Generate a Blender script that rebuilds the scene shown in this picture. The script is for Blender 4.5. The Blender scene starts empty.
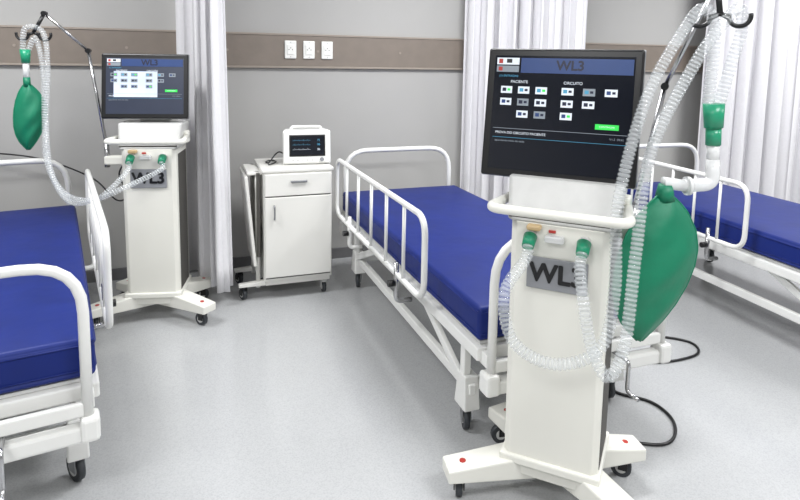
import bpy, bmesh, math, random
from mathutils import Vector, Matrix, Quaternion
random.seed(4)
S = bpy.context.scene
COL = S.collection
R = math.radians

# ------------------------------------------------------------------ materials
def srgb(r, g, b):
    f = lambda c: (c/255/12.92) if c/255 <= .04045 else ((c/255+.055)/1.055)**2.4
    return (f(r), f(g), f(b), 1)

def mat(name, col, rough=.5, metal=0, noise=.04, scale=20, bump=0, emit=0, alpha=1, coat=0, sheen=0, spec=None, bscale=None):
    m = bpy.data.materials.new(name); m.use_nodes = True
    nt = m.node_tree; b = nt.nodes['Principled BSDF']
    tc = nt.nodes.new('ShaderNodeTexCoord')
    n = nt.nodes.new('ShaderNodeTexNoise'); n.inputs['Scale'].default_value = scale; n.inputs['Detail'].default_value = 4
    nt.links.new(tc.outputs['Object'], n.inputs['Vector'])
    r = nt.nodes.new('ShaderNodeValToRGB')
    r.color_ramp.elements[0].position = .3; r.color_ramp.elements[1].position = .7
    r.color_ramp.elements[0].color = tuple(max(0, c*(1-noise)) for c in col[:3])+(1,)
    r.color_ramp.elements[1].color = tuple(min(1, c*(1+noise)) for c in col[:3])+(1,)
    nt.links.new(n.outputs['Fac'], r.inputs['Fac'])
    nt.links.new(r.outputs['Color'], b.inputs['Base Color'])
    b.inputs['Roughness'].default_value = rough; b.inputs['Metallic'].default_value = metal
    if spec is not None: b.inputs['Specular IOR Level'].default_value = spec
    if emit:
        nt.links.new(r.outputs['Color'], b.inputs['Emission Color']); b.inputs['Emission Strength'].default_value = emit
    if alpha < 1: b.inputs['Alpha'].default_value = alpha
    if coat: b.inputs['Coat Weight'].default_value = coat
    if sheen: b.inputs['Sheen Weight'].default_value = sheen
    if bump:
        n2 = n
        if bscale:
            n2 = nt.nodes.new('ShaderNodeTexNoise'); n2.inputs['Scale'].default_value = bscale
            nt.links.new(tc.outputs['Object'], n2.inputs['Vector'])
        bp = nt.nodes.new('ShaderNodeBump'); bp.inputs['Strength'].default_value = bump; bp.inputs['Distance'].default_value = .01
        nt.links.new(n2.outputs['Fac'], bp.inputs['Height']); nt.links.new(bp.outputs['Normal'], b.inputs['Normal'])
    return m

M = {}
M['wall'] = mat('wall_paint', srgb(171, 170, 168), .8, noise=.015, scale=3, bump=.05, bscale=150)
M['ceil'] = mat('ceiling_paint', srgb(225, 225, 222), .9, noise=.01)
M['white'] = mat('white_powdercoat', srgb(228, 228, 225), .32, noise=.012, scale=8)
M['cream'] = mat('cream_enamel', srgb(225, 224, 216), .35, noise=.012, scale=5)
M['lam'] = mat('white_laminate', srgb(221, 220, 215), .45, noise=.015, scale=5)
M['gap'] = mat('dark_gap', srgb(70, 68, 64), .7)
M['navy'] = mat('navy_vinyl', srgb(11, 33, 106), .5, noise=.1, scale=6, bump=.18, bscale=9, spec=.3)
M['rail'] = mat('taupe_panel', srgb(126, 116, 107), .5, noise=.05, scale=12)
M['railedge'] = mat('taupe_edge', srgb(150, 140, 130), .5)
M['base'] = mat('baseboard_grey', srgb(105, 105, 106), .6)
M['curt'] = mat('curtain_fabric', srgb(219, 218, 221), .85, noise=.02, scale=60, bump=.05, bscale=400)
M['black'] = mat('black_plastic', srgb(16, 16, 18), .35)
M['scr'] = mat('display_glass', srgb(10, 14, 24), .12, noise=.02, emit=.3)
M['rubber'] = mat('grey_rubber', srgb(55, 58, 62), .6)
M['steel'] = mat('chrome_steel', srgb(190, 190, 192), .22, metal=1, noise=.02)
M['zinc'] = mat('zinc_plate', srgb(150, 152, 155), .4, metal=.8)
M['green'] = mat('green_rubber', srgb(0, 116, 84), .5, noise=.08, scale=14, bump=.15, bscale=25)
M['greenc'] = mat('green_connector', srgb(20, 150, 110), .3, alpha=.85)
M['clear'] = mat('clear_hose', srgb(212, 217, 219), .08, noise=.02, alpha=.19, spec=.9)
M['clearring'] = mat('clear_hose_ridge', srgb(218, 222, 224), .1, noise=.02, alpha=.36, spec=.9)
M['clearw'] = mat('clear_connector', srgb(235, 236, 236), .2, alpha=.75, coat=.5)
M['grey'] = mat('label_grey', srgb(134, 136, 140), .4, noise=.03)
M['lgrey'] = mat('light_grey_plastic', srgb(198, 198, 196), .4)
M['red'] = mat('red_label', srgb(170, 50, 42), .4)
M['amber'] = mat('amber_label', srgb(214, 186, 140), .4, alpha=.85)
M['socket'] = mat('outlet_white', srgb(236, 236, 232), .35)
M['ui_blue'] = mat('ui_blue', srgb(26, 52, 100), .4, emit=.4)
M['ui_dblue'] = mat('ui_dark_blue', srgb(6, 16, 48), .4, emit=.1)
M['ui_white'] = mat('ui_white', srgb(200, 207, 215), .4, emit=.4)
M['ui_grey'] = mat('ui_grey', srgb(120, 128, 136), .4, emit=.35)
M['ui_line'] = mat('ui_teal', srgb(60, 130, 160), .4, emit=.5)
M['ui_green'] = mat('ui_green', srgb(40, 190, 70), .4, emit=.6)
M['glare_pale'] = mat('glare_pale', srgb(178, 188, 208), .4, noise=.2, scale=5, emit=.5)  # glowing pale colour imitating a window reflection on the left display
M['ui_mid'] = mat('ui_mid', srgb(44, 50, 66), .3, emit=.25)

def floor_mat():
    m = bpy.data.materials.new('speckled_vinyl'); m.use_nodes = True
    nt = m.node_tree; b = nt.nodes['Principled BSDF']
    tc = nt.nodes.new('ShaderNodeTexCoord')
    n = nt.nodes.new('ShaderNodeTexNoise'); n.inputs['Scale'].default_value = 190; n.inputs['Detail'].default_value = 3
    n2 = nt.nodes.new('ShaderNodeTexNoise'); n2.inputs['Scale'].default_value = 1.3
    for k in (n, n2): nt.links.new(tc.outputs['Object'], k.inputs['Vector'])
    r = nt.nodes.new('ShaderNodeValToRGB')
    e = r.color_ramp.elements
    e[0].position = .34; e[0].color = srgb(168, 170, 171)
    e[1].position = .64; e[1].color = srgb(181, 182, 183)
    x = r.color_ramp.elements.new(.48); x.color = srgb(176, 177, 178)
    mx = nt.nodes.new('ShaderNodeMixRGB'); mx.blend_type = 'MULTIPLY'; mx.inputs[0].default_value = .06
    nt.links.new(n.outputs['Fac'], r.inputs['Fac']); nt.links.new(r.outputs['Color'], mx.inputs[1]); nt.links.new(n2.outputs['Fac'], mx.inputs[2])
    nt.links.new(mx.outputs[0], b.inputs['Base Color'])
    b.inputs['Roughness'].default_value = .2; b.inputs['Specular IOR Level'].default_value = .6
    return m
M['floor'] = floor_mat()

# ------------------------------------------------------------------ helpers
def finish(name, bm, m, parent=None, loc=(0, 0, 0), rot=(0, 0, 0), smooth=False, bevel=0, bseg=2):
    me = bpy.data.meshes.new(name); bm.normal_update(); bm.to_mesh(me); bm.free()
    ob = bpy.data.objects.new(name, me); COL.objects.link(ob)
    me.materials.append(m)
    if smooth:
        for p in me.polygons: p.use_smooth = True
    ob.location = loc; ob.rotation_euler = rot
    if parent: ob.parent = parent
    if bevel:
        bv = ob.modifiers.new('bevel', 'BEVEL'); bv.width = bevel; bv.segments = bseg; bv.limit_method = 'ANGLE'
        for p in me.polygons: p.use_smooth = False
    return ob

def root(name, loc=(0, 0, 0), yaw=0):
    e = bpy.data.objects.new(name, None); COL.objects.link(e)
    e.empty_display_size = .1
    e.location = loc; e.rotation_euler = (0, 0, R(yaw))
    return e

def box(par, name, size, c, m, bevel=.004, rot=(0, 0, 0), bseg=2):
    bm = bmesh.new(); bmesh.ops.create_cube(bm, size=1)
    for v in bm.verts: v.co = Vector((v.co.x*size[0], v.co.y*size[1], v.co.z*size[2]))
    return finish(name, bm, m, par, c, rot, bevel=bevel, bseg=bseg)

def prism(par, name, bot, top, m, bevel=.004):
    bm = bmesh.new(); n = len(bot)
    b = [bm.verts.new(p) for p in bot]; t = [bm.verts.new(p) for p in top]
    bm.faces.new(b[::-1]); bm.faces.new(t)
    for i in range(n): bm.faces.new((b[i], b[(i+1) % n], t[(i+1) % n], t[i]))
    bmesh.ops.recalc_face_normals(bm, faces=bm.faces)
    return finish(name, bm, m, par, bevel=bevel)

def cyl(par, name, p0, p1, r0, m, r1=None, seg=20, bevel=0):
    p0, p1 = Vector(p0), Vector(p1); r1 = r0 if r1 is None else r1
    bm = bmesh.new(); L = (p1-p0).length
    bmesh.ops.create_cone(bm, cap_ends=True, segments=seg, radius1=r0, radius2=r1, depth=L)
    q = (p1-p0).to_track_quat('Z', 'Y'); mid = (p0+p1)/2
    for v in bm.verts: v.co = q @ v.co + mid
    ob = finish(name, bm, m, par)
    for p in ob.data.polygons: p.use_smooth = len(p.vertices) == 4
    return ob

def fillet(pts, r, n=6):
    pts = [Vector(p) for p in pts]; out = [pts[0]]
    for i in range(1, len(pts)-1):
        a, b, c = pts[i-1], pts[i], pts[i+1]
        d = min(r, (a-b).length*.49, (c-b).length*.49)
        s = b+(a-b).normalized()*d; e = b+(c-b).normalized()*d
        for k in range(n+1):
            t = k/n; out.append(s*(1-t)**2+b*2*t*(1-t)*1.0+e*t*t)
    out.append(pts[-1]); return out

def catmull(pts, step=.01):
    pts = [Vector(p) for p in pts]
    P = [pts[0]*2-pts[1]]+pts+[pts[-1]*2-pts[-2]]; fine = []
    for i in range(1, len(P)-2):
        for k in range(30):
            t = k/30; a, b, c, d = P[i-1], P[i], P[i+1], P[i+2]
            fine.append(.5*((2*b)+(-a+c)*t+(2*a-5*b+4*c-d)*t*t+(-a+3*b-3*c+d)*t**3))
    fine.append(pts[-1]); out = [fine[0]]; acc = 0
    for i in range(1, len(fine)):
        seg = fine[i]-fine[i-1]; L = seg.length
        if L < 1e-9: continue
        pos = 0
        while acc+(L-pos) >= step:
            pos += step-acc; acc = 0; out.append(fine[i-1]+seg*(pos/L))
        acc += L-pos
    return out

def sweep(par, name, pts, rad, m, seg=12, m2=None, m2test=None):
    pts = [Vector(p) for p in pts]; n = len(pts); bm = bmesh.new(); rings = []
    tan = [(pts[min(i+1, n-1)]-pts[max(i-1, 0)]).normalized() for i in range(n)]
    nrm = tan[0].orthogonal().normalized()
    for i in range(n):
        if i:
            q = tan[i-1].rotation_difference(tan[i]); nrm = (q @ nrm).normalized()
        bn = tan[i].cross(nrm); r = rad[i] if isinstance(rad, list) else rad
        rings.append([bm.verts.new(pts[i]+(nrm*math.cos(2*math.pi*k/seg)+bn*math.sin(2*math.pi*k/seg))*r) for k in range(seg)])
    for i in range(n-1):
        for k in range(seg):
            f = bm.faces.new((rings[i][k], rings[i][(k+1) % seg], rings[i+1][(k+1) % seg], rings[i+1][k]))
            if m2 and m2test(i): f.material_index = 1
    if not m2:
        bm.faces.new(rings[0][::-1]); bm.faces.new(rings[-1])
    bmesh.ops.recalc_face_normals(bm, faces=bm.faces)
    ob = finish(name, bm, m, par, smooth=True)
    if m2: ob.data.materials.append(m2)
    return ob

def tube(par, name, pts, r, m, fr=.06, seg=12):
    return sweep(par, name, fillet(pts, fr), r, m, seg)

def hose(par, name, pts, r=.019):
    p = catmull(pts, .0034); prof = [0, .75, 1, .75]
    rad = [r-.0035+.0035*prof[i % 4] for i in range(len(p))]
    return sweep(par, name, p, rad, M['clear'], 12, M['clearring'], lambda i: i % 4 in (1, 2))

def text(par, name, s, size, loc, m, rot=(math.pi/2, 0, 0), ext=.0006, bold=0, align='CENTER'):
    cu = bpy.data.curves.new(name, 'FONT'); cu.body = s; cu.size = size; cu.extrude = ext
    cu.align_x = align; cu.align_y = 'CENTER'
    tmp = bpy.data.objects.new('tmp', cu); COL.objects.link(tmp)
    dg = bpy.context.evaluated_depsgraph_get(); me = bpy.data.meshes.new_from_object(tmp.evaluated_get(dg))
    bpy.data.objects.remove(tmp)
    if bold:   # thicken strokes: stack slightly shifted copies into one mesh
        bm = bmesh.new()
        offs = [(math.cos(t)*bold, math.sin(t)*bold) for t in [k*math.pi/4 for k in range(8)]]+[(0, 0)]
        for k, (dx, dy) in enumerate(offs):
            n0 = len(bm.verts); bm.from_mesh(me); bm.verts.ensure_lookup_table()
            for v in bm.verts[n0:]: v.co.x += dx; v.co.y += dy; v.co.z += k*.00002
        bm.to_mesh(me); bm.free()
    me.name = name; me.materials.clear(); me.materials.append(m)
    ob = bpy.data.objects.new(name, me); COL.objects.link(ob); ob.parent = par; ob.location = loc; ob.rotation_euler = rot
    return ob

def caster(par, name, x, y, rw=.045, top=.14, ang=0, body='zinc'):
    c, s = math.cos(ang), math.sin(ang)
    ax = Vector((c, s, 0)); f = Vector((-s, c, 0))*rw*.45; o = Vector((x, y, 0))+f
    w = .022
    cyl(par, name+'_tyre', o+Vector((0, 0, rw))-ax*w/2, o+Vector((0, 0, rw))+ax*w/2, rw, M['rubber'], seg=24)
    cyl(par, name+'_hub', o+Vector((0, 0, rw))-ax*(w/2+.003), o+Vector((0, 0, rw))+ax*(w/2+.003), rw*.55, M['lgrey'], seg=16)
    for sg in (-1, 1):
        a = o+ax*sg*(w/2+.006)
        box(par, name+'_fork%d' % (sg+1), (.004, rw*.9, rw*1.3), a+Vector((0, 0, rw*1.5))-f*.4, M[body], .001, rot=(0, 0, ang))
    cyl(par, name+'_swivel', (x, y, rw*2.1), (x, y, rw*2.1+.015), rw*.55, M[body])
    cyl(par, name+'_stem', (x, y, rw*2.1), (x, y, max(top, rw*2.1+.02)), .012, M['zinc'])

# ------------------------------------------------------------------ room (20 deg to the camera axis)
YAW = 20
O = Vector((-1.07, 4.143, 0)); rz = Matrix.Rotation(R(YAW), 4, 'Z')
def rl(x, y, z=0): return O + (rz @ Vector((x, y, z)))
def rbox(name, size, c, m, bevel=0):
    return box(None, name, size, rl(*c), m, bevel, rot=(0, 0, R(YAW)))
X0, X1, Y0, H = -3.3, 7.0, -6.6, 2.85
cx, w = (X0+X1)/2, X1-X0
rbox('floor', (w, -Y0, .1), (cx, Y0/2, -.05), M['floor'])
rbox('ceiling', (w, -Y0, .1), (cx, Y0/2, H+.05), M['ceil'])
rbox('wall_back', (w+.2, .1, H), (cx, .05, H/2), M['wall'])
rbox('wall_front', (w+.2, .1, H), (cx, Y0-.05, H/2), M['wall'])
rbox('wall_left', (.1, -Y0, H), (X0-.05, Y0/2, H/2), M['wall'])
rbox('wall_right', (.1, -Y0, H), (X1+.05, Y0/2, H/2), M['wall'])
rbox('baseboard_back', (w, .014, .08), (cx, -.007, .04), M['base'], .003)
rbox('baseboard_left', (.014, -Y0-.04, .08), (X0+.007, Y0/2, .04), M['base'], .003)
rbox('baseboard_right', (.014, -Y0-.04, .08), (X1-.007, Y0/2, .04), M['base'], .003)
tb = rbox('trim_1', (w, .022, .215), (cx, -.011, 1.536), M['rail'], .003)
rbox('trim_2', (w, .027, .014), (cx, -.0135, 1.649), M['railedge'], .002)
rbox('trim_3', (w, .027, .014), (cx, -.0135, 1.423), M['railedge'], .002)
for i in range(14):
    xx = -2.6+i*.62-cx
    cyl(tb, 'screw_%d' % i, (xx, -.0105, 0), (xx, -.015, 0), .009, M['railedge'], seg=12)

def outlet(name, x, z=1.545):
    r = root(name, rl(x, -.0225, z), YAW)
    box(r, 'plate', (.082, .012, .125), (0, -.006, 0), M['socket'], .006, bseg=3)
    box(r, 'insert', (.05, .006, .07), (0, -.014, 0), M['socket'], .004)
    for dx, dz in ((-.012, 0), (.012, 0), (0, .012)):
        cyl(r, 'pin_%d' % int(dx*1000+dz*100), (dx, -.0165, dz), (dx, -.0175, dz), .0035, M['gap'], seg=10)
    for dz in (.05, -.05): cyl(r, 'cover_screw_%d' % (dz > 0), (0, -.012, dz), (0, -.0132, dz), .003, M['zinc'], seg=8)
for i, x in enumerate((.305, .435, .565)):
    outlet('power_outlet' if i == 0 else 'power_outlet.%03d' % i, x)

# ------------------------------------------------------------------ ceiling lights
k = 0
for lx, ly in ((-1.6, -1.6), (1.2, -1.6), (4.0, -1.6), (-1.6, -4.4), (1.2, -4.4), (4.0, -4.4)):
    r = root('ceiling_light' if k == 0 else 'ceiling_light.%03d' % k, rl(lx, ly, H), YAW); k += 1
    box(r, 'frame', (1.26, .66, .03), (0, 0, -.016), M['white'], .004)
    box(r, 'diffuser', (1.18, .58, .006), (0, 0, -.033), M['ceil'], 0)
    L = bpy.data.lights.new('panel_light', 'AREA'); L.shape = 'RECTANGLE'; L.size = 1.15; L.size_y = .55
    L.energy = 65; L.color = (.985, .992, 1.0)
    lo = bpy.data.objects.new('panel_light', L); COL.objects.link(lo); lo.parent = r; lo.location = (0, 0, -.045)

# ------------------------------------------------------------------ curtains
def curtain(name, a, b, folds, amp, z0=.14, z1=2.78, seed=0, flare=1.0, drift=0):
    rnd = random.Random(seed)
    a, b = Vector(a), Vector(b); d = (b-a); Ln = d.length; d.normalize(); pr = Vector((-d.y, d.x))
    nx, nz = folds*16, 18; bm = bmesh.new(); G = []
    ph = [rnd.uniform(-1.0, 1.0) for _ in range(folds+2)]; am = [rnd.uniform(.4, 1.35) for _ in range(folds+2)]
    sw_ = [rnd.uniform(-.6, .6) for _ in range(folds+2)]
    for j in range(nz+1):
        v = j/nz; row = []; z = z0+(z1-z0)*v
        for i in range(nx+1):
            t = i/nx; fi = t*folds; k = int(min(fi, folds-1)); f = fi-k; f = f*f*(3-2*f)
            A = amp*(am[k]*(1-f)+am[k+1]*f); P = ph[k]*(1-f)+ph[k+1]*f; Q = sw_[k]*(1-f)+sw_[k+1]*f
            w_ = math.sin(2*math.pi*fi+P+Q*math.sin(v*2.0))
            s = Ln*t+.3*A*math.sin(4*math.pi*fi)
            s = Ln/2+(s-Ln/2)*(1+(flare-1)*(1-v))+drift*(1-v)
            off = A*w_*(1.0-.25*v)
            p = a+d*s+pr*off
            row.append(bm.verts.new((p.x, p.y, z)))
        G.append(row)
    for j in range(nz):
        for i in range(nx): bm.faces.new((G[j][i], G[j][i+1], G[j+1][i+1], G[j+1][i]))
    ob = finish(name, bm, M['curt'], smooth=True)
    so = ob.modifiers.new('cloth', 'SOLIDIFY'); so.thickness = .002
    return ob
curtain('curtain', (-1.39, 3.86), (-1.03, 3.48), 5, .068, seed=1, flare=1.1, z0=.1, drift=.035)
curtain('curtain.001', (.47, 4.57), (1.34, 4.42), 9, .066, seed=2, z0=.14)
curtain('curtain.002', (2.62, 5.2), (4.3, 5.1), 13, .072, seed=5, z0=.14)
for i, (a, b) in enumerate((((-1.45, 3.92), (-.6, 3.02)), ((.35, 4.60), (1.6, 4.36)), ((2.4, 5.21), (4.5, 5.09)))):
    sweep(None, 'curtain_track' if i == 0 else 'curtain_track.%03d' % i, [(a[0], a[1], 2.815), (b[0], b[1], 2.815)], .018, M['white'], 8)

# ------------------------------------------------------------------ hospital bed
def bed(name, loc, yaw, L=2.0, W=.85, rails=((-1, .9, -.64, 0),), zr=(.85, .49)):
    r = root(name, (loc[0], loc[1], 0), yaw); h = L/2; wt = M['white']
    bm = bmesh.new()
    mw, ml, z0, z1 = W-.02, L-.02, .475, .605
    bmesh.ops.create_cube(bm, size=1)
    bmesh.ops.subdivide_edges(bm, edges=bm.edges, cuts=7, use_grid_fill=True)
    for v in bm.verts:
        x, y, z = v.co
        cr = .010*(1-(2*x)**2)*(1-(2*y)**2) if z > 0 else 0
        v.co = Vector((x*mw, y*ml, z0+(z+.5)*(z1-z0)+cr))
    mo = finish('mattress', bm, M['navy'], r, smooth=False, bevel=.024, bseg=4)
    for p in mo.data.polygons: p.use_smooth = True
    for zz in (z0+.028, z1-.022):
        sweep(r, 'piping', fillet([(0, -ml/2-.001, zz), (-mw/2-.001, -ml/2-.001, zz), (-mw/2-.001, ml/2+.001, zz), (mw/2+.001, ml/2+.001, zz), (mw/2+.001, -ml/2-.001, zz), (.001, -ml/2-.001, zz)], .03), .003, M['navy'], 6)
    for sx in (-1, 1): box(r, 'side_beam_%d' % (sx+1), (.035, L, .05), (sx*(W/2-.02), 0, .43), wt, .006)
    for i, y in enumerate((-h+.02, -h*.33, h*.33, h-.02)): box(r, 'cross_beam_%d' % i, (W-.07, .035, .05), (0, y, .43), wt, .006)
    box(r, 'deck', (W-.05, L-.05, .014), (0, 0, .464), M['lgrey'], .002)
    for nm, y in (('headboard', h+.04), ('footboard', -h-.04)):
        x = W/2-.04
        tube(r, nm+'_tube', [(-x, y, .31), (-x, y, .87), (x, y, .87), (x, y, .31)], .0165, wt, fr=.16, seg=14)
        box(r, nm+'_cross', (W-.08, .022, .045), (0, y, .40), wt, .006)
        box(r, nm+'_lower_block', (W-.06, .045, .055), (0, y, .325), wt, .01)
        for sx in (-1, 1):
            box(r, nm+'_bumper_%d' % (sx+1), (.055, .07, .08), (sx*(W/2-.035), y, .34), wt, .012)
            s = 1 if y > 0 else -1
            box(r, nm+'_bracket_%d' % (sx+1), (.03, .07, .05), (sx*(W/2-.035), y-s*.035, .42), wt, .004)
    yb = h-.20
    for sx in (-1, 1):
        box(r, 'base_beam_%d' % (sx+1), (.03, 2*yb+.1, .045), (sx*(W/2-.07), 0, .20), wt, .005)
        for sy in (-1, 1):
            x = sx*(W/2-.07); y = sy*yb
            prism(r, 'leg_%d%d' % (sx+1, sy+1),
                  [(x-.035, y-.05, .11), (x+.035, y-.05, .11), (x+.035, y+.05, .11), (x-.035, y+.05, .11)],
                  [(x-.03, y-.035, .25), (x+.03, y-.035, .25), (x+.03, y+.035, .25), (x-.03, y+.035, .25)], wt, .006)
            box(r, 'leg_riser_%d%d' % (sx+1, sy+1), (.03, .04, .17), (x+sx*.012, y, .33), wt, .004)
            caster(r, 'caster_%d%d' % (sx+1, sy+1), x, y, .048, .12, ang=random.uniform(-.5, .5))
            y2 = sy*(yb-.50)
            xa = sx*(W/2-.045)
            q = Vector((0, y2-y, .21)); Ln = q.length; a = math.atan2(q.z, q.y)
            box(r, 'lift_arm_%d%d' % (sx+1, sy+1), (.022, Ln, .04), (xa-sx*.01, (y+y2)/2, .31), wt, .005, rot=(a, 0, 0))
    for i, y in enumerate((-yb, yb)): box(r, 'base_cross_%d' % i, (W-.2, .035, .045), (0, y, .20), wt, .005)
    cyl(r, 'actuator', (0, -.5, .24), (0, .1, .36), .022, M['zinc'])
    for sx in (-1, 1):
        x = sx*.16
        tube(r, 'crank_%d' % (sx+1), [(x, -h+.1, .37), (x, -h-.12, .37), (x, -h-.12, .25), (x, -h-.18, .25)], .008, M['steel'], fr=.02, seg=8)
    for n, (sx, ya, yb2, drop) in enumerate(rails):
        x = sx*(W/2+.055); zt, zb = zr[0]-drop, zr[1]-drop
        P = [(x, ya, zb), (x, ya, zt), (x, yb2, zt), (x, yb2, zb)]
        pts = [(x, (ya+yb2)/2, zb)]+P+[(x, (ya+yb2)/2-.001, zb)]
        sweep(r, 'side_rail_%d_frame' % n, fillet(pts, .09, 8), .0135, wt, 12)
        nb = 5
        for i in range(1, nb+1):
            y = ya+(yb2-ya)*i/(nb+1)
            tube(r, 'side_rail_%d_bar_%d' % (n, i), [(x, y, zb), (x, y, zt)], .0085, wt, seg=10)
        for i, t in enumerate((.22, .78)):
            y = ya+(yb2-ya)*t
            tube(r, 'side_rail_%d_post_%d' % (n, i), [(x+sx*.004, y, zt-.30), (x+sx*.004, y, .36), (sx*(W/2-.02), y, .36)], .012, M['steel'] if i else wt, fr=.03)
            cyl(r, 'side_rail_%d_knob_%d' % (n, i), (x+sx*.012, y, .45), (x+sx*.045, y, .45), .016, M['black'])
    return r
bed('hospital_bed', (.35, 3.155), 20, rails=((-1, .88, -.62, 0), (1, .88, -.62, .33)))
bed('hospital_bed.001', (-1.80, 2.44), 30, L=1.95, rails=((1, .80, -.62, 0),), zr=(.84, .46))
bed('hospital_bed.002', (2.27, 3.54), 17, rails=((-1, .88, -.24, 0),))

# ------------------------------------------------------------------ ventilator
def ventilator(name, x, y, yaw, bright=False, W_=.51, H_=.41, hw=.155, dx=0, top=1.50):
    r = root(name, (x, y, 0), yaw); cr = M['cream']
    for i in range(4):
        rr = .40 if i < 2 else .33
        if i < 2: d = Vector((math.sin(R(54))*(-1 if i == 0 else 1), -math.cos(R(54)), 0))
        else: d = Vector((math.sin(R(54))*(1 if i == 2 else -1), math.cos(R(54)), 0))
        s = Vector((-d.y, d.x, 0)); p0 = d*.05; p1 = d*rr
        def sec(p, w_, zb, zt): return [p-s*w_+Vector((0, 0, zb)), p+s*w_+Vector((0, 0, zb)), p+s*w_+Vector((0, 0, zt)), p-s*w_+Vector((0, 0, zt))]
        prism(r, 'foot_%d' % i, sec(p0, .055, .075, .165), sec(p1, .045, .085, .13), cr, .006)
        c = d*(rr-.05)
        caster(r, 'caster_%d' % i, c.x, c.y, .036, .09, ang=R(20+i*35), body='black')
        q = d*(rr-.06); cyl(r, 'foot_sticker_%d' % i, (q.x, q.y, .131), (q.x, q.y, .1385), .011, M['red'])
    def sec(z, w_, d0, d1, ch=.02): return [(-w_+ch, d0, z), (w_-ch, d0, z), (w_, d0+ch, z), (w_, d1, z), (-w_, d1, z), (-w_, d0+ch, z)]
    prism(r, 'column', sec(.10, hw, -.13, .13), sec(.985, hw, -.15, .13), cr, .004)
    box(r, 'column_base', (hw*2+.02, .29, .03), (0, 0, .155), cr, .006)
    box(r, 'column_seam', (.002, .2, .78), (hw+.0005, .01, .56), M['gap'], 0)
    hd = hw+.012
    prism(r, 'head', sec(.985, hd, -.150, .12, .012), sec(1.12, hd+.015, -.10, .10, .012), M['lgrey'], .006)
    box(r, 'head_slot', (hd*2-.01, .012, .01), (0, -.140, 1.0), M['gap'], 0)
    hx = hw+.058
    hp = [(-hx+.03, .02, 1.035), (-hx, -.22, 1.035), (hx, -.22, 1.035), (hx-.03, .02, 1.035)]
    sweep(r, 'handle', fillet(hp, .05, 8), .016, cr, 14)
    for sx in (-1, 1): box(r, 'handle_clamp_%d' % (sx+1), (.045, .07, .07), (sx*(hx-.038), .01, 1.035), cr, .01)
    box(r, 'badge', (.19, .006, .105), (0, -.152, .825), M['grey'], .003)
    text(r, 'badge_text', 'WL3', .084, (0, -.1565, .825), M['black'], bold=.003, ext=.001)
    box(r, 'port_label', (.022, .004, .009), (-.02, -.1535, .965), M['red'], .001)
    for i, px in enumerate((-.085, .08)):
        cyl(r, 'port_%d' % i, (px, -.145, .945), (px, -.175, .945), .019, M['lgrey'])
        cyl(r, 'port_collar_%d' % i, (px, -.165, .945), (px, -.20, .92), .022, M['greenc'], r1=.019)
    box(r, 'sensor', (.06, .03, .022), (-.01, -.165, .945), M['clearw'], .005)
    box(r, 'sensor_body', (.045, .03, .018), (-.075, -.165, .975), M['amber'], .006)
    d = root('display', (dx, -.02, top-H_/2)); d.parent = r; d.rotation_euler = (R(-8), 0, 0)
    box(d, 'housing', (W_-.02, .05, H_-.02), (0, .03, 0), M['black'], .012)
    box(d, 'bezel', (W_, .02, H_), (0, -.002, 0), M['black'], .008, bseg=3)
    box(d, 'bezel_edge', (W_+.004, .008, H_+.004), (0, .01, 0), M['zinc'], .004)
    box(r, 'display_mount', (.16, .06, .2), (0, .045, 1.14), M['lgrey'], .006)
    sw, sh = W_-.05, H_-.05; y = -.0125
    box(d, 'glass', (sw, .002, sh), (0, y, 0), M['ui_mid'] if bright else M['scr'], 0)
    yy = y-.0015
    def el(nm, u, v, w_, h_, m, lift=0):
        box(d, nm, (w_*sw, .0006, h_*sh), ((u+w_/2-.5)*sw, yy-lift, (.5-v-h_/2)*sh), M[m], 0)
    if bright: el('painted_glare', .10, .24, .56, .46, 'glare_pale')  # window reflection painted on the glass as a pale rectangle
    el('header', 0.2, .02, .79, .13, 'ui_blue', .0004)
    el('tab_a', .015, .02, .17, .06, 'ui_white', .0004); el('tab_b', .015, .09, .17, .055, 'ui_grey', .0004)
    el('tab_a_mark', .03, .03, .03, .04, 'red', .0008); el('tab_a_mark_b', .09, .03, .04, .035, 'black', .0008)
    el('tab_b_mark', .03, .1, .03, .035, 'red', .0008)
    text(d, 'header_text', 'WL3', .044, ((.56-.5)*sw, yy-.001, (.5-.085)*sh), M['ui_dblue'], ext=.0003, bold=.0014)
    text(d, 'caption_a', 'PACIENTE', .013, (-.37*sw, yy-.001, .27*sh), M['ui_white'], ext=.0002, align='LEFT')
    text(d, 'caption_b', 'CIRCUITO', .013, (.02*sw, yy-.001, .27*sh), M['ui_white'], ext=.0002, align='LEFT')
    text(d, 'caption_c', '(1) ENTRADAS', .010, (-.46*sw, yy-.001, .32*sh), M['ui_line'], ext=.0002, align='LEFT')
    n = 0
    for col, rows in ((.06, (0, 1)), (.19, (0, 1, 2)), (.32, (0, 1, 2)), (.51, (0, 1, 2)), (.66, (0, 1)), (.81, (0,))):
        for q in rows:
            v = .27+q*.105
            el('btn_%d' % n, col, v, .085, .062, 'ui_grey' if (n % 4) == 3 or bright else 'ui_white', .0006)
            el('btn_icon_%d' % n, col+.012, v+.015, .028, .03, ('ui_dblue', 'ui_blue', 'ui_line')[n % 3], .0010)
            el('btn_mark_%d' % n, col+.05, v+.02, .022, .02, 'ui_green' if n % 5 == 0 else 'ui_dblue', .0010)
            n += 1
    el('ok_button', .76, .56, .16, .045, 'ui_green', .0006)
    text(d, 'ok_text', 'CONTINUAR', .008, ((.84-.5)*sw, yy-.0016, (.5-.582)*sh), M['ui_white'], ext=.0002)
    el('rule', .02, .64, .96, .004, 'ui_grey', .0004)
    text(d, 'line_a', 'PROVA DO CIRCUITO PACIENTE', .0115, (-.46*sw, yy-.001, -.18*sh), M['ui_white'], ext=.0002, align='LEFT')
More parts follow.
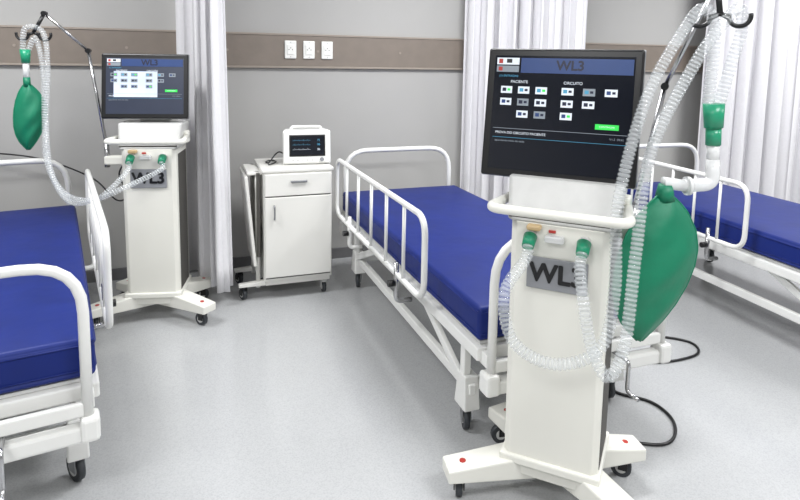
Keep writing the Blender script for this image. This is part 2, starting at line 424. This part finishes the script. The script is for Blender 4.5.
    text(d, 'line_b', 'V1.2  09:41', .0095, (.46*sw, yy-.001, -.18*sh), M['ui_grey'], ext=.0002, align='RIGHT')
    el('rule_b', .02, .72, .96, .003, 'ui_line', .0004)
    text(d, 'line_c', 'aguardando inicio do teste', .0095, (-.46*sw, yy-.001, -.25*sh), M['ui_grey'], ext=.0002, align='LEFT')
    return r

vm = ventilator('medical_ventilator', .568, 1.97, -25, W_=.50, H_=.435, dx=-.040, top=1.54)
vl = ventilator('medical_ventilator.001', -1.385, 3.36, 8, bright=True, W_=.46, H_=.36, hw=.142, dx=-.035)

def toloc(r, p):
    mw = Matrix.Translation(r.location) @ Matrix.Rotation(r.rotation_euler.z, 4, 'Z')
    return mw.inverted() @ Vector(p)

def arm(r, pts, hook):
    P = [toloc(r, p) for p in pts]
    b = P[0]
    for i in range(len(P)-1):
        sweep(r, 'arm_rod_%d' % i, [P[i], P[i+1]], .0075 if i else .009, M['steel'])
    for i in range(1, len(P)):
        cyl(r, 'arm_joint_%d' % i, P[i]-Vector((0, .014, 0)), P[i]+Vector((0, .014, 0)), .013, M['black'])
    h = toloc(r, hook)
    cyl(r, 'arm_hanger', P[-1], h, .009, M['black'])
    for i, sx in enumerate((-1, 1)):
        c = h+Vector((sx*.055, 0, -.01))
        pts2 = [c+Vector((math.cos(t)*.030, 0, math.sin(t)*.030)) for t in [math.pi*(.9+1.2*k/14) for k in range(15)]]
        sweep(r, 'hose_clip_%d' % i, pts2, .007, M['black'], 10)
        sweep(r, 'hose_clip_link_%d' % i, [h, c+Vector((-sx*.028, 0, -.004))], .008, M['black'], 10)
    cyl(r, 'arm_socket', b+Vector((0, 0, -.12)), b+Vector((0, 0, .02)), .015, M['steel'])
    sg = 1 if b.x > 0 else -1
    box(r, 'arm_mount', (abs(b.x)-.14+.02, .05, .05), (sg*(.14+(abs(b.x)-.14)/2), b.y, b.z-.08), M['cream'], .008)
arm(vm, [(.80, 2.00, 1.0), (.90, 2.05, 1.42), (.99, 1.93, 1.75)], (.99, 1.9, 1.655))
arm(vl, [(-1.65, 3.34, .98), (-1.72, 3.32, 1.51), (-1.88, 3.2, 1.70)], (-1.93, 3.18, 1.60))

# ------------------------------------------------------------------ breathing circuits
def port(r, px):
    mw = Matrix.Translation(r.location) @ Matrix.Rotation(r.rotation_euler.z, 4, 'Z')
    return mw @ Vector((px, -.195, .925)), mw @ Vector((px*1.0, -.225, .885))
def bag(name, top, width, height, thick, yaw, lean=0):
    r = root(name, top, yaw)
    prof = [(0, .16), (.04, .34), (.12, .60), (.25, .86), (.38, .99), (.5, 1.0), (.63, .93), (.76, .76), (.87, .52), (.95, .26), (1.0, .07)]
    def wp(v):
        for (a, fa), (b, fb) in zip(prof, prof[1:]):
            if v <= b+1e-9:
                t = (v-a)/(b-a); return fa+(fb-fa)*t
        return .07
    bm = bmesh.new(); n, kk = 36, 32; rings = []
    cxf = lambda v: lean*v+.010*math.sin(v*5)
    for j in range(n+1):
        v = j/n; wv = width/2*wp(v)
        tv = thick/2*math.sin(math.pi*(v*.92+.05))**.7
        ring = []
        for k in range(kk):
            a = 2*math.pi*k/kk; c, s = math.cos(a), math.sin(a)
            q = abs(c)
            yv = tv*((1-q)**.85)*(1 if s > 0 else -1)
            yv += tv*.22*math.sin(q*math.pi)*(1 if s > 0 else -1)
            yv += .006*math.sin(v*17+k*.9)*(1-q)
            x = wv*c
            ring.append(bm.verts.new((cxf(v)+x, yv, -v*height)))
        rings.append(ring)
    for j in range(n):
        for k in range(kk): bm.faces.new((rings[j][k], rings[j][(k+1) % kk], rings[j+1][(k+1) % kk], rings[j+1][k]))
    bm.faces.new(rings[0][::-1]); bm.faces.new(rings[-1])
    bmesh.ops.recalc_face_normals(bm, faces=bm.faces)
    finish('bladder', bm, M['green'], r, smooth=True)
    for sg in (1, -1):
        col = [Vector((cxf(j/n)+sg*width/2*wp(j/n), 0, -j/n*height)) for j in range(n+1)]
        sweep(r, 'seam_%d' % (sg+1), col, .0035, M['green'], 8)
    sc = width/.28
    cyl(r, 'neck', (0, 0, -.015), (.0, 0, .035), .030*max(sc, .6), M['green'], r1=.021*max(sc, .8))
    return r

hs = root('breathing_circuit')
a0, a1 = port(vm, -.085); b0, b1 = port(vm, .08)
hose(hs, 'hose_inspiratory', [a0, a1, (.318, 1.71, .81), (.348, 1.69, .671), (.47, 1.68, .609), (.60, 1.68, .66), (.645, 1.71, .82), (.655, 1.75, 1.09),
     (.745, 1.82, 1.387), (.865, 1.88, 1.59), (.935, 1.90, 1.67), (.975, 1.895, 1.60), (.965, 1.88, 1.37)], .0185)
hose(hs, 'hose_expiratory', [b0, b1, (.54, 1.67, .81), (.565, 1.65, .678), (.61, 1.63, .60), (.665, 1.66, .687), (.70, 1.71, .942), (.75, 1.77, 1.238), (.895, 1.84, 1.50),
     (1.0, 1.88, 1.635), (1.045, 1.89, 1.67), (1.055, 1.89, 1.60), (1.025, 1.885, 1.48), (.995, 1.875, 1.37)], .0185)
cyl(hs, 'y_piece_upper', (.980, 1.875, 1.375), (.985, 1.875, 1.30), .032, M['greenc'], r1=.028)
cyl(hs, 'y_piece_lower', (.985, 1.875, 1.30), (.988, 1.875, 1.245), .023, M['greenc'])
cyl(hs, 'adapter', (.988, 1.875, 1.25), (.99, 1.872, 1.19), .019, M['clearw'])
sweep(hs, 'elbow', fillet([(.99, 1.872, 1.20), (.993, 1.87, 1.12), (.90, 1.86, 1.115)], .03), .021, M['clearw'], 14)
cyl(hs, 'elbow_flange', (.915, 1.861, 1.115), (.905, 1.86, 1.115), .03, M['clearw'])
sweep(hs, 'bag_mount', fillet([(.905, 1.86, 1.115), (.833, 1.855, 1.125), (.830, 1.855, 1.125)], .02), .019, M['clearw'], 14)
bag('breathing_bag', (.838, 1.855, 1.085), .285, .475, .13, 12, lean=-.045)

hl = root('breathing_circuit.001')
a0, a1 = port(vl, -.085); b0, b1 = port(vl, .08)
hose(hl, 'hose_inspiratory', [a0, a1, (-1.49, 3.03, .80), (-1.58, 3.02, .745), (-1.74, 3.06, .77), (-1.86, 3.12, .92), (-1.89, 3.17, 1.14), (-1.89, 3.18, 1.40), (-1.92, 3.18, 1.57), (-1.96, 3.17, 1.50)], .0150)
hose(hl, 'hose_expiratory', [b0, b1, (-1.40, 2.99, .82), (-1.54, 2.97, .76), (-1.70, 3.02, .74), (-1.83, 3.10, .88), (-1.87, 3.15, 1.14), (-1.86, 3.17, 1.42), (-1.88, 3.18, 1.60), (-1.96, 3.16, 1.62), (-1.98, 3.16, 1.50)], .0150)
cyl(hl, 'y_piece', (-1.97, 3.165, 1.51), (-1.97, 3.165, 1.44), .026, M['greenc'], r1=.02)
cyl(hl, 'adapter', (-1.97, 3.165, 1.45), (-1.97, 3.165, 1.36), .016, M['clearw'])
bag('breathing_bag.001', (-1.97, 3.165, 1.33), .15, .35, .09, 35)

# ------------------------------------------------------------------ bedside cabinet
def cabinet():
    r = root('bedside_cabinet', (-.685, 3.796, 0), 20); lm = M['lam']; W_, D_ = .42, .40
    box(r, 'carcass', (W_, D_, .68), (0, 0, .46), lm, .004)
    box(r, 'top', (W_+.02, D_+.02, .022), (0, 0, .811), lm, .006)
    box(r, 'drawer_front', (W_-.012, .018, .135), (0, -D_/2-.010, .725), lm, .004)
    box(r, 'door_front', (W_-.012, .018, .50), (0, -D_/2-.010, .40), lm, .004)
    box(r, 'front_gap', (W_-.02, .004, .64), (0, -D_/2-.002, .46), M['gap'], 0)
    box(r, 'drawer_pull', (.10, .014, .012), (0, -D_/2-.026, .745), M['zinc'], .003)
    tube(r, 'door_pull', [(-.15, -D_/2-.018, .60), (-.15, -D_/2-.04, .60), (-.15, -D_/2-.04, .52), (-.15, -D_/2-.018, .52)], .005, M['zinc'], fr=.01, seg=8)
    box(r, 'plinth', (W_-.02, D_-.02, .03), (0, 0, .108), lm, .003)
    for i, (x, y) in enumerate(((W_/2-.04, -D_/2+.04), (W_/2-.04, D_/2-.04), (-W_/2+.04, D_/2-.04))):
        caster(r, 'caster_%d' % i, x, y, .034, .1, ang=.3*i, body='lgrey')
    box(r, 'table_leaf', (.018, .36, .56), (-W_/2-.075, -.01, .50), lm, .005, rot=(0, R(-5), 0))
    box(r, 'table_edge', (.02, .02, .52), (-W_/2-.03, -D_/2+.02, .54), M['gap'], .003)
    tube(r, 'table_post', [(-W_/2-.03, -.13, .07), (-W_/2-.03, -.13, .80)], .014, lm)
    tube(r, 'table_post_rear', [(-W_/2-.03, .13, .07), (-W_/2-.03, .13, .80)], .014, lm)
    box(r, 'table_hinge', (.09, .30, .02), (-W_/2-.045, 0, .79), lm, .004)
    for i, y in enumerate((-.14, .14)):
        prism(r, 'table_foot_%d' % i, [(-.36, y-.022, .085), (-.05, y-.022, .085), (-.05, y+.022, .085), (-.36, y+.022, .085)],
              [(-.36, y-.018, .105), (-.05, y-.018, .125), (-.05, y+.018, .125), (-.36, y+.018, .105)], lm, .004)
        caster(r, 'table_caster_%d' % i, -.325, y, .034, .09, ang=.4, body='black')
    return r
cabinet()

# patient monitor
pm = root('patient_monitor', (-.60, 3.80, .823), 16)
prism(pm, 'case', [(-.152, -.07, .0), (.152, -.07, .0), (.135, .08, .0), (-.135, .08, .0)],
      [(-.152, -.05, .215), (.152, -.05, .215), (.13, .06, .215), (-.13, .06, .215)], M['white'], .012)
f = root('front', (0, -.0665, .108)); f.parent = pm; f.rotation_euler = (R(-5.7), 0, 0)
box(f, 'bezel', (.29, .012, .195), (0, 0, 0), M['white'], .008)
box(f, 'glass', (.225, .004, .135), (0, -.007, .012), M['black'], .002)
box(f, 'screen_area', (.205, .001, .115), (0, -.0096, .012), M['scr'], 0)
for i, (zz, m_) in enumerate(((.045, 'ui_line'), (.018, 'ui_line'), (-.012, 'ui_white'))):
    pts = [(-.092+.11*t/40, -.0104, zz+.008*(1 if t % 10 == 4 else (-.4 if t % 10 == 5 else 0))) for t in range(41)]
    sweep(f, 'trace_%d' % i, pts, .0006, M[m_], 5)
    text(f, 'value_%d' % i, ('72', '98', '36')[i], .018, (.07, -.0104, zz), M[m_], ext=.0002)
for i in range(5): cyl(f, 'key_%d' % i, (-.09+i*.03, -.005, -.078), (-.09+i*.03, -.0085, -.078), .007, M['lgrey'], seg=14)
cyl(f, 'dial', (.09, -.005, -.076), (.09, -.018, -.076), .013, M['grey'])
tube(pm, 'carry_handle', [(-.10, .0, .21), (-.09, .0, .233), (.09, .0, .233), (.10, .0, .21)], .009, M['white'], fr=.02)
# coiled sensor leads lying on the cabinet top, left of the monitor
sweep(pm, 'sensor_lead', catmull([(-.14, .02, .06), (-.17, .02, .07), (-.20, .0, .05), (-.235, -.03, .012), (-.25, .02, .008), (-.23, .07, .008), (-.195, .06, .008), (-.19, .0, .010), (-.215, -.05, .008), (-.24, -.08, .008)], .010), .0045, M['black'], 8)

# ------------------------------------------------------------------ cables (mains leads of the equipment)
def cable(par, name, pts, r=.004, m='black'):
    P = [toloc(par, p) for p in catmull(pts, .02)]
    return sweep(par, name, P, r, M[m], 8)
cable(vm, 'power_cable', [(.66, 2.10, .35), (.72, 2.17, .18), (.78, 2.21, .03), (.90, 2.22, .007), (1.05, 2.20, .007), (1.13, 2.26, .007), (1.17, 2.38, .007), (1.13, 2.50, .007), (1.0, 2.58, .007),
      (.98, 2.75, .007), (1.12, 2.84, .007), (1.36, 2.86, .007), (1.56, 2.95, .007), (1.58, 3.08, .007), (1.40, 3.14, .007), (1.2, 3.06, .007)], .0065)
cable(vl, 'power_cable', [(-1.52, 3.46, .95), (-1.66, 3.5, .80), (-1.64, 3.55, .66), (-1.74, 3.62, .60), (-1.93, 3.70, .72), (-2.2, 3.62, .85), (-2.5, 3.54, .9)], .005)

# ------------------------------------------------------------------ camera
cam = bpy.data.cameras.new('camera'); co = bpy.data.objects.new('camera', cam); COL.objects.link(co)
cam.sensor_width = 36; cam.lens = 27; cam.shift_y = -.15; cam.clip_start = .05
co.matrix_world = Matrix.Translation((0, 0, 1.5)) @ Matrix.Rotation(R(90-6.84), 4, 'X') @ Matrix.Rotation(R(1.0), 4, 'Z')
S.camera = co
wd = bpy.data.worlds.new('world'); S.world = wd; wd.use_nodes = True
wd.node_tree.nodes['Background'].inputs[0].default_value = (.8, .85, .9, 1); wd.node_tree.nodes['Background'].inputs[1].default_value = .5
S.view_settings.view_transform = 'Standard'
